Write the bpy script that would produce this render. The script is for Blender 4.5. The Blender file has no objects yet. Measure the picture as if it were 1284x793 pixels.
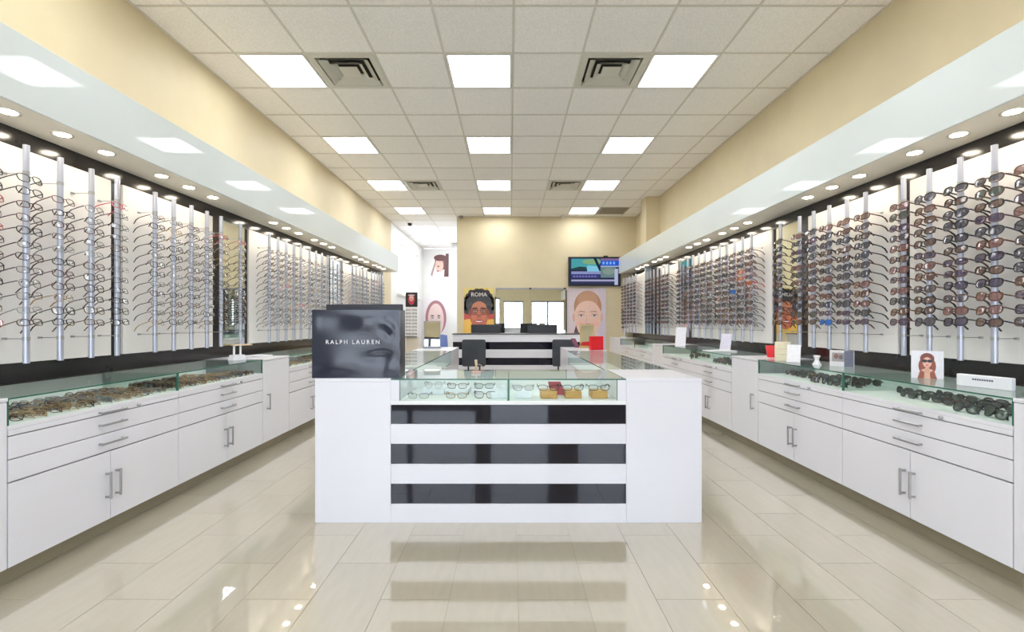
import bpy, bmesh, math, random
from mathutils import Vector, Matrix, Euler

R = math.radians
random.seed(11)
scene = bpy.context.scene
COL = scene.collection

# ------------------------------------------------------------------ camera
CAM_H, FPX = 1.19, 586.0
cam_d = bpy.data.cameras.new('camera')
cam = bpy.data.objects.new('camera', cam_d); COL.objects.link(cam)
cam.location = (0, 0, CAM_H); cam.rotation_euler = (R(90), 0, 0)
cam_d.sensor_width = 36.0; cam_d.lens = 36.0 * FPX / 1284.0
cam_d.shift_x = 2.0 / 1284.0; cam_d.shift_y = 7.5 / 1284.0
cam_d.clip_start = 0.02; cam_d.clip_end = 200
scene.camera = cam

# ------------------------------------------------------------------ sky, exposure, daylight portals
SKY = 3.0            # overcast sky seen through the shop front
PANEL = 6.9          # radiance of the ceiling light panels
DOWN = 34.0          # radiance of the soffit downlights
w = bpy.data.worlds.new('sky'); scene.world = w; w.use_nodes = True
bg = w.node_tree.nodes['Background']
bg.inputs[0].default_value = (0.80, 0.87, 1.0, 1); bg.inputs[1].default_value = SKY
vs = scene.view_settings
vs.view_transform = 'Standard'; vs.look = 'None'; vs.gamma = 1.0; vs.use_curve_mapping = False
vs.exposure = 1.08
def portal(name, loc, rot, sx, sy):
    l = bpy.data.lights.new(name, 'AREA'); l.shape = 'RECTANGLE'; l.size = sx; l.size_y = sy
    l.cycles.is_portal = True
    o = bpy.data.objects.new(name, l); COL.objects.link(o); o.location = loc; o.rotation_euler = rot
portal('daylight_portal', (0, -1.72, 1.18), (R(90), 0, 0), 5.3, 2.36)
portal('daylight_portal', (-2.98, 12.9, 2.55), (0, R(-90), 0), 1.4, 2.7)

# ------------------------------------------------------------------ materials
def lin(c):
    return tuple(((v/255)/12.92 if v/255 <= 0.04045 else ((v/255+0.055)/1.055)**2.4) for v in c)
MATS = {}
def mat(name, rgb, rough=0.5, metal=0.0, noise=0.0, nscale=8.0, bump=0.0, bscale=60.0, spec=0.5, coat=0.0, alpha=1.0, rand=0.0, stretch=None, croughness=0.03):
    if name in MATS: return MATS[name]
    m = bpy.data.materials.new(name); m.use_nodes = True
    nt = m.node_tree; b = nt.nodes['Principled BSDF']
    c = lin(rgb)
    b.inputs['Base Color'].default_value = (*c, 1)
    b.inputs['Roughness'].default_value = rough; b.inputs['Metallic'].default_value = metal
    b.inputs['Specular IOR Level'].default_value = spec
    b.inputs['Coat Weight'].default_value = coat; b.inputs['Coat Roughness'].default_value = croughness
    b.inputs['Alpha'].default_value = alpha
    tc = nt.nodes.new('ShaderNodeTexCoord'); vec = tc.outputs['Object']
    if stretch:
        mp = nt.nodes.new('ShaderNodeMapping'); mp.inputs['Scale'].default_value = stretch
        nt.links.new(vec, mp.inputs[0]); vec = mp.outputs[0]
    col = None
    if noise > 0:
        n = nt.nodes.new('ShaderNodeTexNoise'); n.inputs['Scale'].default_value = nscale; n.inputs['Detail'].default_value = 5
        nt.links.new(vec, n.inputs['Vector'])
        r = nt.nodes.new('ShaderNodeValToRGB')
        r.color_ramp.elements[0].position = 0.3; r.color_ramp.elements[1].position = 0.7
        r.color_ramp.elements[0].color = (*[v*(1-noise) for v in c], 1)
        r.color_ramp.elements[1].color = (*[min(1, v*(1+noise)) for v in c], 1)
        nt.links.new(n.outputs['Fac'], r.inputs[0]); col = r.outputs[0]
    if rand > 0:
        oi = nt.nodes.new('ShaderNodeObjectInfo')
        mr = nt.nodes.new('ShaderNodeMapRange'); mr.inputs[3].default_value = 1-rand; mr.inputs[4].default_value = 1+rand
        nt.links.new(oi.outputs['Random'], mr.inputs[0])
        mx = nt.nodes.new('ShaderNodeVectorMath'); mx.operation = 'SCALE'
        if col: nt.links.new(col, mx.inputs[0])
        else: mx.inputs[0].default_value = c
        nt.links.new(mr.outputs[0], mx.inputs['Scale']); col = mx.outputs[0]
    if col: nt.links.new(col, b.inputs['Base Color'])
    if bump > 0:
        n2 = nt.nodes.new('ShaderNodeTexNoise'); n2.inputs['Scale'].default_value = bscale; n2.inputs['Detail'].default_value = 3
        nt.links.new(vec, n2.inputs['Vector'])
        bp = nt.nodes.new('ShaderNodeBump'); bp.inputs['Strength'].default_value = bump; bp.inputs['Distance'].default_value = 0.004
        nt.links.new(n2.outputs['Fac'], bp.inputs['Height']); nt.links.new(bp.outputs[0], b.inputs['Normal'])
    MATS[name] = m; return m
def glass(name, tint, ior=1.45, rough=0.0):
    if name in MATS: return MATS[name]
    m = bpy.data.materials.new(name); m.use_nodes = True; nt = m.node_tree
    for n in list(nt.nodes): nt.nodes.remove(n)
    out = nt.nodes.new('ShaderNodeOutputMaterial'); mix = nt.nodes.new('ShaderNodeMixShader')
    t = nt.nodes.new('ShaderNodeBsdfTransparent'); t.inputs[0].default_value = (*tint, 1)
    g = nt.nodes.new('ShaderNodeBsdfGlossy'); g.inputs['Roughness'].default_value = rough
    f = nt.nodes.new('ShaderNodeFresnel'); f.inputs[0].default_value = ior
    ge = nt.nodes.new('ShaderNodeNewGeometry'); sb = nt.nodes.new('ShaderNodeMath'); sb.operation = 'SUBTRACT'; sb.inputs[0].default_value = 1.0
    nt.links.new(ge.outputs['Backfacing'], sb.inputs[1])
    mu = nt.nodes.new('ShaderNodeMath'); mu.operation = 'MULTIPLY'; nt.links.new(f.outputs[0], mu.inputs[0]); nt.links.new(sb.outputs[0], mu.inputs[1])
    nt.links.new(mu.outputs[0], mix.inputs[0]); nt.links.new(t.outputs[0], mix.inputs[1]); nt.links.new(g.outputs[0], mix.inputs[2])
    nt.links.new(mix.outputs[0], out.inputs[0])
    MATS[name] = m; return m
def emit(name, rgb, strength):
    if name in MATS: return MATS[name]
    m = bpy.data.materials.new(name); m.use_nodes = True; nt = m.node_tree
    for n in list(nt.nodes): nt.nodes.remove(n)
    out = nt.nodes.new('ShaderNodeOutputMaterial'); e = nt.nodes.new('ShaderNodeEmission')
    e.inputs[0].default_value = (*lin(rgb), 1); e.inputs[1].default_value = strength
    nt.links.new(e.outputs[0], out.inputs[0]); MATS[name] = m; return m

BEIGE = mat('beige_paint', (217, 202, 166), 0.55, noise=0.03, nscale=3, bump=0.05, bscale=120)
WHITEPAINT = mat('white_paint', (240, 238, 234), 0.6, noise=0.02, nscale=4)
CEILTILE = mat('ceiling_tile', (240, 236, 230), 0.95, noise=0.09, nscale=85, bump=0.5, bscale=170, rand=0.02)
GRIDBAR = mat('ceiling_grid_bar', (214, 207, 195), 0.6, noise=0.02, nscale=20)
VENTM = mat('vent_enamel', (206, 202, 188), 0.5, noise=0.02, nscale=10)
VENTDARK = mat('vent_throat', (58, 56, 52), 0.9, noise=0.1, nscale=10)
FLOORT = mat('polished_cream_tile', (190, 180, 160), 0.16, noise=0.03, nscale=5, rand=0.03, coat=1.0, stretch=(6, 1.0, 1), croughness=0.015, spec=0.6)
FLOORT.node_tree.nodes['Principled BSDF'].inputs['Coat IOR'].default_value = 2.0
GROUT = mat('tile_grout', (150, 138, 116), 0.9, noise=0.05, nscale=40)
FASCIA = mat('glossy_white_fascia', (214, 220, 217), 0.35, noise=0.01, nscale=3, coat=0.42, croughness=0.02)
SOFFIT = mat('soffit_grey', (232, 226, 212), 0.6, noise=0.02, nscale=5)
DARK = mat('black_gloss_backing', (40, 37, 38), 0.16, noise=0.1, nscale=4, spec=0.5)
BOARD = mat('white_board', (246, 242, 238), 0.45, noise=0.015, nscale=3)
BOARDEDGE = mat('board_side_blue_grey', (150, 166, 182), 0.4, noise=0.03, nscale=3)
ALU = mat('brushed_aluminium', (194, 197, 210), 0.38, metal=0.6, noise=0.04, nscale=40, stretch=(1, 1, 0.05))
STEEL = mat('satin_steel', (176, 176, 178), 0.3, metal=0.9, noise=0.05, nscale=40)
LAMINATE = mat('white_laminate', (232, 231, 236), 0.22, noise=0.012, nscale=3, spec=0.4)
CARCASS = mat('carcass_gap_shade', (120, 118, 122), 0.7, noise=0.05, nscale=6)  # shade of the gaps between drawer and door fronts, put into the carcass colour
TOE = mat('toe_kick_taupe', (158, 148, 122), 0.4, noise=0.05, nscale=6)
CASEIN = mat('case_lining', (240, 240, 238), 0.5, noise=0.015, nscale=5)
BLACKGL = mat('black_back_painted_glass', (18, 18, 32), 0.04, noise=0.1, nscale=3, spec=0.5)
GLASS = glass('clear_green_glass', (0.93, 0.972, 0.957))
GEDGE = mat('glass_edge_green', (52, 108, 92), 0.15, noise=0.1, nscale=20)
WINGL = glass('window_glass', (0.97, 0.98, 0.98))
ACRYL = glass('clear_acrylic', (0.95, 0.96, 0.97), 1.4)
MIRROR = mat('mirror_silver', (236, 240, 238), 0.015, metal=1.0, noise=0.005, nscale=1)
CHROME = mat('chrome', (225, 225, 228), 0.08, metal=1.0, noise=0.01, nscale=5)
BLACKP = mat('black_plastic', (28, 28, 32), 0.35, noise=0.1, nscale=30)
CHARC = mat('charcoal_vinyl', (56, 60, 66), 0.5, noise=0.06, nscale=40, bump=0.1, bscale=200)
NAVY = mat('navy_film_wrap', (44, 48, 62), 0.13, noise=0.1, nscale=4, spec=0.5)
NAVYBOX = mat('navy_card', (34, 32, 42), 0.35, noise=0.08, nscale=20)
PRINTW = mat('white_print', (232, 232, 236), 0.5, noise=0.01, nscale=30)
GOLD = mat('brass_frame', (186, 150, 92), 0.3, metal=0.7, noise=0.05, nscale=30)
REDM = mat('red_gloss', (222, 30, 40), 0.3, noise=0.05, nscale=10)
CREAM = mat('cream_card', (226, 218, 190), 0.6, noise=0.03, nscale=20)
WHITEC = mat('white_card', (238, 238, 242), 0.45, noise=0.01, nscale=20)
TAN = mat('tan_wood_block', (206, 156, 88), 0.45, noise=0.12, nscale=14, stretch=(1, 8, 8))
PALEW = mat('pale_wood', (214, 190, 160), 0.5, noise=0.08, nscale=14, stretch=(8, 1, 1))
PINK = mat('pink_card', (196, 92, 108), 0.5, noise=0.05, nscale=20)
BURG = mat('burgundy_leather', (120, 62, 84), 0.45, noise=0.1, nscale=40)
FRAMEW = mat('anodised_window_frame', (92, 92, 98), 0.4, metal=0.4, noise=0.05, nscale=10)
PAVE = mat('concrete_pavement', (214, 210, 204), 0.8, noise=0.1, nscale=3)
DOORM = mat('laminate_door', (226, 216, 196), 0.5, noise=0.03, nscale=4)
PANELM = emit('light_diffuser', (246, 250, 255), PANEL)
DOWNM = emit('downlight_lens', (255, 241, 216), DOWN)

# ------------------------------------------------------------------ mesh helpers
class MB:
    def __init__(s): s.v = []; s.f = []; s.m = []; s.smooth = set()
    def add(s, vs, fs, mi=0, smooth=False):
        o = len(s.v); s.v += [tuple(v) for v in vs]
        for f in fs:
            if smooth: s.smooth.add(len(s.f))
            s.f.append(tuple(i+o for i in f)); s.m.append(mi)
        return s
    def box(s, x0, x1, y0, y1, z0, z1, mi=0, M=None):
        vs = [Vector((x, y, z)) for x in (x0, x1) for y in (y0, y1) for z in (z0, z1)]
        if M: vs = [M @ v for v in vs]
        return s.add(vs, [(0,1,3,2),(4,6,7,5),(0,4,5,1),(2,3,7,6),(0,2,6,4),(1,5,7,3)], mi)
    def cbox(s, x0, x1, y0, y1, z0, z1, c=0.002, mi=0, M=None):
        """box with chamfered edges"""
        bm = bmesh.new(); bmesh.ops.create_cube(bm, size=1)
        for v in bm.verts:
            v.co = Vector(((x0+x1)/2+v.co.x*(x1-x0), (y0+y1)/2+v.co.y*(y1-y0), (z0+z1)/2+v.co.z*(z1-z0)))
        bmesh.ops.bevel(bm, geom=bm.edges[:], offset=c, segments=1, affect='EDGES', profile=0.5)
        bm.verts.ensure_lookup_table()
        vs = [M @ v.co if M else v.co.copy() for v in bm.verts]
        fs = [[v.index for v in f.verts] for f in bm.faces]; bm.free()
        return s.add(vs, fs, mi)
    def tube(s, pts, r, n=6, mi=0, cap=True, closed=False, smooth=True, flat=None):
        pts = [Vector(p) for p in pts]; N = len(pts); rings = []
        rr = r if isinstance(r, (list, tuple)) else [r]*N
        up0 = None
        for i in range(N):
            if closed: t = (pts[(i+1) % N]-pts[i-1]).normalized()
            else: t = (pts[min(i+1, N-1)]-pts[max(i-1, 0)]).normalized()
            ref = flat if flat else (Vector((0,0,1)) if abs(t.z) < 0.9 else Vector((0,1,0)))
            a = t.cross(Vector(ref)).normalized(); b = a.cross(t).normalized()
            rings.append([pts[i]+(a*math.cos(2*math.pi*(k+.5)/n)+b*math.sin(2*math.pi*(k+.5)/n))*rr[i] for k in range(n)])
        vs = [v for rg in rings for v in rg]; fs = []
        for i in range(N if closed else N-1):
            j = (i+1) % N
            for k in range(n): fs.append((i*n+k, i*n+(k+1) % n, j*n+(k+1) % n, j*n+k))
        if cap and not closed:
            fs.append(tuple(range(n-1, -1, -1))); fs.append(tuple((N-1)*n+k for k in range(n)))
        return s.add(vs, fs, mi, smooth)
    def cyl(s, x, y, z0, z1, r, n=16, mi=0, r2=None):
        r2 = r if r2 is None else r2
        vs = [(x+r*math.cos(2*math.pi*k/n), y+r*math.sin(2*math.pi*k/n), z0) for k in range(n)] + [(x+r2*math.cos(2*math.pi*k/n), y+r2*math.sin(2*math.pi*k/n), z1) for k in range(n)]
        s.add(vs, [(k, (k+1) % n, n+(k+1) % n, n+k) for k in range(n)], mi, True)
        s.add(vs, [tuple(range(n-1, -1, -1)), tuple(range(n, 2*n))], mi); return s
    def lathe(s, prof, n=20, mi=0, c=(0,0,0)):
        vs = [(c[0]+r*math.cos(2*math.pi*k/n), c[1]+r*math.sin(2*math.pi*k/n), c[2]+z) for r, z in prof for k in range(n)]
        fs = [(i*n+k, i*n+(k+1) % n, (i+1)*n+(k+1) % n, (i+1)*n+k) for i in range(len(prof)-1) for k in range(n)]
        s.add(vs, fs, mi, True)
        s.add(vs, [tuple(range(n-1, -1, -1)), tuple((len(prof)-1)*n+k for k in range(n))], mi); return s
    def prism(s, poly, y0, y1, mi=0):
        """polygon in XZ extruded along Y"""
        n = len(poly); vs = [(x, y0, z) for x, z in poly]+[(x, y1, z) for x, z in poly]
        return s.add(vs, [tuple(range(n)), tuple(range(2*n-1, n-1, -1))]+[(k, n+k, n+(k+1) % n, (k+1) % n) for k in range(n)], mi)
    def mesh(s, name, mats):
        me = bpy.data.meshes.new(name); me.from_pydata(s.v, [], s.f)
        for m in (mats if isinstance(mats, (list, tuple)) else [mats]): me.materials.append(m)
        me.polygons.foreach_set('material_index', s.m)
        if s.smooth: me.polygons.foreach_set('use_smooth', [i in s.smooth for i in range(len(s.f))])
        me.update()
        bm = bmesh.new(); bm.from_mesh(me); bmesh.ops.recalc_face_normals(bm, faces=bm.faces[:]); bm.to_mesh(me); bm.free()
        return me
    def build(s, name, mats, parent=None, loc=None, rot=None):
        return obj(name, s.mesh(name, mats), parent, loc, rot)
def obj(name, me, parent=None, loc=None, rot=None):
    o = bpy.data.objects.new(name, me); COL.objects.link(o)
    if parent is not None: o.parent = parent
    if loc is not None: o.location = loc
    if rot is not None: o.rotation_euler = rot
    return o
def tag(o, label=None, cat=None, group=None, kind=None):
    if label: o['label'] = label
    if cat: o['category'] = cat
    if group: o['group'] = group
    if kind: o['kind'] = kind
    return o
def thing(name, label, cat, loc=(0,0,0), rz=0, group=None):
    o = bpy.data.objects.new(name, None); COL.objects.link(o); o.empty_display_size = 0.05
    o.location = loc; o.rotation_euler = (0, 0, rz); return tag(o, label, cat, group)
def copy_tree(o, parent=None):
    c = o.copy(); COL.objects.link(c); c.parent = parent
    for ch in list(o.children): copy_tree(ch, c)
    return c
def copy_thing(o, loc, rz, label=None, group=None):
    c = copy_tree(o); c.location = loc; c.rotation_euler = (0, 0, rz)
    if label: c['label'] = label
    if group: c['group'] = group
    return c
ORD = ['first','second','third','fourth','fifth','sixth','seventh','eighth','ninth','tenth','eleventh','twelfth','thirteenth','fourteenth','fifteenth','sixteenth','seventeenth','eighteenth','nineteenth','twentieth']

# ------------------------------------------------------------------ room dimensions (metres)
XW, CEIL, YB, YF, YH = 2.81, CAM_H+2.353, 10.45, -1.6, 15.0
HX = -1.195                     # hallway side of the partition
TS, TX0, TY0 = 0.61, 0.024, 4.089   # ceiling grid pitch and origin

# ------------------------------------------------------------------ setting
b = MB(); b.box(-XW-.15, XW+.15, YF-.15, YH+.15, -.15, -.0025)
floor = tag(b.build('floor', GROUT), 'polished cream tile floor of the shop', kind='structure')
tw, tl = 0.2955, 0.60
b = MB(); b.box(-tw/2+.0012, tw/2-.0012, -tl/2+.0012, tl/2-.0012, -.012, 0); tile_me = b.mesh('tile', FLOORT)
field = MB(); n_t = 0
for k in range(-9, 9):
    x = 0.033+(k+.5)*tw
    for r in range(-8, 26):
        y = 2.303+(r+.5)*tl+(tl/2 if k % 2 == 0 else 0)
        if y < YF or y > YH or (y > YB and x > HX-.1): continue
        if -1.0 < x < 1.0 and 3.2 < y < 6.2: continue
        if abs(x) > 2.45: continue
        if 1.0 < y < 9.9:
            obj('tile', tile_me, floor, (x, y, 0)); n_t += 1
        else:
            field.box(x-tw/2+.0012, x+tw/2-.0012, y-tl/2+.0012, y+tl/2-.0012, -.012, 0)
tag(field.build('tile_field', FLOORT, floor), kind='stuff')

def struct(name, boxes, m, label):
    b = MB()
    for bx in boxes: b.box(*bx)
    return tag(b.build(name, m), label, kind='structure')
wl = (11.6, 14.2, 1.9, 3.2)   # hall window opening
struct('wall_left', [(-XW-.15, -XW, YF-.15, 11.0, 0, CEIL)], BEIGE, 'long beige wall behind the eyeglass displays')
struct('wall_hall_left', [(-XW-.15, -XW, 11.0, wl[0], 0, CEIL), (-XW-.15, -XW, wl[1], YH+.15, 0, CEIL), (-XW-.15, -XW, wl[0], wl[1], 0, wl[2]), (-XW-.15, -XW, wl[0], wl[1], wl[3], CEIL)], WHITEPAINT, 'white window wall of the rear hallway')
struct('wall_right', [(XW, XW+.15, YF-.15, YB+.15, 0, CEIL)], BEIGE, 'long beige wall behind the sunglass displays')
struct('wall_back', [(HX, XW, YB, YB+.15, 0, CEIL)], BEIGE, 'beige back wall with television, posters and mirror')
struct('wall_hall_side', [(HX, HX+.15, YB+.15, YH+.15, 0, CEIL)], WHITEPAINT, 'white partition wall of the rear hallway')
struct('wall_hall_end', [(-XW, HX, YH, YH+.15, 0, CEIL)], WHITEPAINT, 'white end wall of the rear hallway')
b = MB(); b.box(2.55, XW, 8.78, 9.12, 2.56, CEIL)
tag(b.build('trim_1', BEIGE), 'square beige column above the fascia near the back', kind='structure')

# shop front behind the photographer
OPEN = [(-2.6, -1.55, .12, 2.35), (-1.55, -.5, .12, 2.35), (-.34, .62, 0, 2.2), (1.0, 1.8, .55, 2.2), (1.8, 2.6, .55, 2.2)]
struct('wall_front', [(-XW, XW, YF-.15, YF, 2.35, CEIL), (-XW, -2.6, YF-.15, YF, 0, 2.35), (-2.6, -.5, YF-.15, YF, 0, .12), (-.5, -.34, YF-.15, YF, 0, 2.35), (-.34, 2.6, YF-.15, YF, 2.2, 2.35), (.62, 1.0, YF-.15, YF, 0, 2.2), (1.0, 2.6, YF-.15, YF, 0, .55), (2.6, XW, YF-.15, YF, 0, 2.35)], BEIGE, 'beige shop front wall around the windows and entrance')
for i, (x0, x1, z0, z1) in enumerate(OPEN):
    b = MB()
    for bx in ((x0, x0+.04, YF-.1, YF-.04, z0, z1), (x1-.04, x1, YF-.1, YF-.04, z0, z1), (x0+.04, x1-.04, YF-.1, YF-.04, z0, z0+.06), (x0+.04, x1-.04, YF-.1, YF-.04, z1-.06, z1)): b.box(*bx)
    fr = tag(b.build('window_%d' % (i+1) if i != 2 else 'door_1', FRAMEW), 'shop front window with dark frame' if i != 2 else 'glazed entrance door with dark frame', kind='structure')
    b = MB(); b.box(x0+.04, x1-.04, YF-.075, YF-.067, z0+.06, z1-.06); b.build('pane', WINGL, fr)
    if i == 2:
        b = MB(); b.tube([(x0+.1, YF-.03, .9), (x0+.1, YF+.01, .93), (x0+.1, YF+.01, 1.27), (x0+.1, YF-.03, 1.3)], .012); b.build('door_handle', STEEL, fr)
struct('pavement', [(-14, 14, -16, YF-.16, -.2, -.05)], PAVE, 'concrete pavement outside the shop front')
b = MB()
for bx in ((-XW-.1, -XW-.03, wl[0], wl[0]+.05, wl[2], wl[3]), (-XW-.1, -XW-.03, wl[1]-.05, wl[1], wl[2], wl[3]), (-XW-.1, -XW-.03, wl[0], wl[1], wl[2], wl[2]+.05), (-XW-.1, -XW-.03, wl[0], wl[1], wl[3]-.05, wl[3])): b.box(*bx)
fr = tag(b.build('window_6', WHITEPAINT), 'bright high window in the hallway wall', kind='structure')
b = MB(); b.box(-XW-.07, -XW-.062, wl[0]+.05, wl[1]-.05, wl[2]+.05, wl[3]-.05); b.build('pane', WINGL, fr)
b = MB(); b.box(-XW-.02, -XW+.12, wl[0]-.06, wl[1]+.06, wl[2]-.05, wl[2]); b.build('window_sill', WHITEPAINT, fr)

# ceiling: slab, grid, tiles
b = MB(); b.box(-XW-.15, XW+.15, YF-.15, YH+.15, CEIL+.07, CEIL+.2)
ceiling = tag(b.build('ceiling', WHITEPAINT), 'suspended ceiling of square mineral tiles', kind='structure')
gx = [TX0+k*TS for k in range(-4, 5)]
rows = range(-9, 18)
b = MB()
for x in gx:
    y1 = YB if x > HX else YH
    b.box(x-.009, x+.009, YF, y1, CEIL-.001, CEIL+.03)
for r in rows:
    y = TY0+r*TS; x1 = XW if y < YB else HX
    if YF < y < YH: b.box(-XW, x1, y-.009, y+.009, CEIL-.0015, CEIL+.03)
b.box(-XW, -XW+.02, YF, YH, CEIL-.002, CEIL+.03); b.box(XW-.02, XW, YF, YB, CEIL-.002, CEIL+.03)
b.box(HX, XW, YB-.02, YB, CEIL-.002, CEIL+.03)
b.build('ceiling_grid', GRIDBAR, ceiling)
LIGHTC = (-4, -1, 2); LIGHTR = (-6, -3, 0, 3, 6, 9)
lights, vents = [], []
for r in LIGHTR:
    for k in LIGHTC: lights.append((k, r))
lights += [(-4, 12), (-4, 15)]
vents = [(-3, 0), (1, 0), (-3, 6), (1, 6), (-3, 16)]
edges = [-XW]+gx+[XW]
tcache = {}
for ci in range(len(edges)-1):
    x0, x1 = edges[ci], edges[ci+1]; k = ci-5
    for r in rows:
        y0 = max(TY0+r*TS, YF); y1 = TY0+(r+1)*TS
        if y0 >= YH or y1 <= YF+.05: continue
        y1 = min(y1, YH)
        if y0 >= YB-.01 and x0 >= HX-.05: continue
        if y0 < YB < y1 and x0 > HX: y1 = YB
        if (k, r) in lights or (k, r) in vents: continue
        if (k, r) == (3, 9): continue
        if y0 >= YB and x1 > HX: x1c = HX
        else: x1c = x1
        if x1c-x0 < .05 or y1-y0 < .05: continue
        key = (round(x1c-x0, 3), round(y1-y0, 3))
        if key not in tcache:
            b = MB(); b.cbox(-key[0]/2+.008, key[0]/2-.008, -key[1]/2+.008, key[1]/2-.008, .003, .02, .002); tcache[key] = b.mesh('ceiling_tile', CEILTILE)
        obj('ceiling_tile', tcache[key], ceiling, ((x0+x1c)/2, (y0+y1)/2, CEIL))
# return grille tile
b = MB()
x0, y0 = TX0+3*TS, TY0+9*TS
for i in range(14):
    yy = y0+.04+i*.038; b.box(x0+.03, x0+TS-.03, yy, yy+.02, CEIL-.004, CEIL+.01)
g = thing('return_grille', 'slatted grey return air grille beside the rearmost ceiling light', 'grille', (0, 0, 0))
g.location = (x0+TS/2, y0+TS/2, CEIL)
for v in range(len(b.v)): b.v[v] = (b.v[v][0]-g.location.x, b.v[v][1]-g.location.y, b.v[v][2]-CEIL)
b.build('slats', mat('grille_grey', (150, 140, 122), 0.6, noise=.05), g)
b = MB(); s = TS/2-.013; i_ = s-.035
for bx in ((-s, s, -s, -i_), (-s, s, i_, s), (-s, -i_, -i_, i_), (i_, s, -i_, i_)): b.box(*bx, -.006, .015)
b.build('frame', mat('grille_grey', (150, 140, 122)), g)
b = MB(); b.box(-i_, i_, -i_, i_, .03, .04); b.build('backing', VENTDARK, g)
# light panels
b = MB(); s = TS/2-.013; i_ = s-.018
for bx in ((-s, s, -s, -i_), (-s, s, i_, s), (-s, -i_, -i_, i_), (i_, s, -i_, i_)): b.box(*bx, -.006, .03)
frm = b.mesh('frame', mat('light_frame_white', (236, 234, 228), .4, noise=.01))
b = MB(); b.box(-i_, i_, -i_, i_, .004, .012); dif = b.mesh('diffuser', PANELM)
b = MB(); b.box(-s, s, -s, s, .03, .06); hou = b.mesh('housing', STEEL)
for k, r in lights:
    hall = r > 10
    lab = 'square light panel in the rear hallway ceiling, %s from the end wall' % ORD[(15-r)//3] if hall else 'square ceiling light panel, %s from the back wall in the %s line' % (ORD[(9-r)//3], {-4: 'eyeglass side', -1: 'middle', 2: 'sunglass side'}[k])
    t = thing('ceiling_light', lab, 'ceiling light', (TX0+(k+.5)*TS, TY0+(r+.5)*TS, CEIL), 0, 'hallway light panels' if hall else 'square ceiling light panels')
    obj('frame', frm, t); obj('diffuser', dif, t); obj('housing', hou, t)
# vents
def ring(b, s0, z0, s1, z1, mi=0):
    vs = [(sx*s, sy*s, z) for s, z in ((s0, z0), (s1, z1)) for sx, sy in ((-1,-1),(1,-1),(1,1),(-1,1))]
    b.add(vs, [(k, (k+1) % 4, 4+(k+1) % 4, 4+k) for k in range(4)], mi)
def louvre(s0, z0, s1, z1):
    b = MB(); ring(b, s0, z0, s1, z1); ring(b, s0, z0, s0-.004, z0+.004); ring(b, s0-.004, z0+.004, s1-.002, z1+.004); ring(b, s1, z1, s1-.002, z1+.004)
    return b.mesh('louvre', VENTM)
b = MB(); ring(b, .295, -.004, .245, -.008); ring(b, .245, -.008, .235, .03); ring(b, .295, -.004, .295, .02); vfr = b.mesh('frame', VENTM)
lou = [louvre(.225, -.014, .165, .028), louvre(.150, -.010, .100, .030)]
b = MB(); b.cbox(-.085, .085, -.085, .085, -.004, .004, .003); vcore = b.mesh('core', VENTM)
b = MB(); b.box(-.235, .235, -.235, .235, .04, .05); vback = b.mesh('throat', VENTDARK)
vlab = {(-3,0): 'square louvred ceiling vent beside the light on the eyeglass side', (1,0): 'square louvred ceiling vent beside the light on the sunglass side', (-3,6): 'smaller ceiling vent two lights further back on the eyeglass side', (1,6): 'smaller ceiling vent two lights further back on the sunglass side', (-3,16): 'ceiling vent in the rear hallway'}
for k, r in vents:
    t = thing('ceiling_vent', vlab[(k, r)], 'vent', (TX0+(k+.5)*TS, TY0+(r+.5)*TS, CEIL), 0, 'square ceiling vents')
    obj('frame', vfr, t); obj('core', vcore, t); obj('throat', vback, t)
    for l in lou: obj('louvre', l, t)

# soffits with fascia, dark backing
XF, ZF0, ZF1, XD = 2.40, 2.256, 2.606, 2.74
for sgn, side, yend, n in ((-1, 'eyeglass', 10.05, 2), (1, 'sunglass', YB-.002, 4)):
    X = lambda a, c: (min(sgn*a, sgn*c), max(sgn*a, sgn*c))
    b = MB(); b.box(*X(XF+.02, XW), YF+.3, yend, ZF0+.006, ZF1-.004)
    so = tag(b.build('trim_%d' % n, SOFFIT), 'grey soffit with downlights above the %s displays' % side, kind='structure')
    b = MB(); b.cbox(*X(XF, XF+.02), YF+.3, yend, ZF0, ZF1, .002); b.build('fascia', FASCIA, so)
    b = MB(); b.box(*X(XD, XW), YF+.3, yend, .0, ZF0+.006)
    tag(b.build('trim_%d' % (n+1), DARK), 'glossy black wall lining behind the %s panels' % side, kind='structure')

# downlights
b = MB(); b.lathe([(.034, .0), (.052, -.004), (.052, .0), (.036, .012)], 24); dtrim = b.mesh('trim_ring', mat('downlight_trim', (228, 222, 208), .35, noise=.01))
b = MB(); b.cyl(0, 0, -.003, .004, .037, 24); dlens = b.mesh('lens', DOWNM)
DY = [2.38, 2.67, 2.96, 3.43, 3.72, 4.02, 5.04, 5.34, 5.65, 6.10, 6.40, 6.70, 7.70, 8.0, 8.3, 8.8, 9.1, 9.4]
for sgn, side in ((-1, 'eyeglass'), (1, 'sunglass')):
    for iy, y in enumerate(DY):
        t = thing('downlight', 'round soffit downlight over the %s panels, %s trio from the entrance, %s of trio' % (side, ORD[iy//3], ('first', 'middle', 'last')[iy % 3]), 'downlight', (sgn*2.56, y, ZF0+.006), 0, 'downlights over the %s wall' % side)
        obj('trim_ring', dtrim, t); obj('lens', dlens, t)

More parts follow.
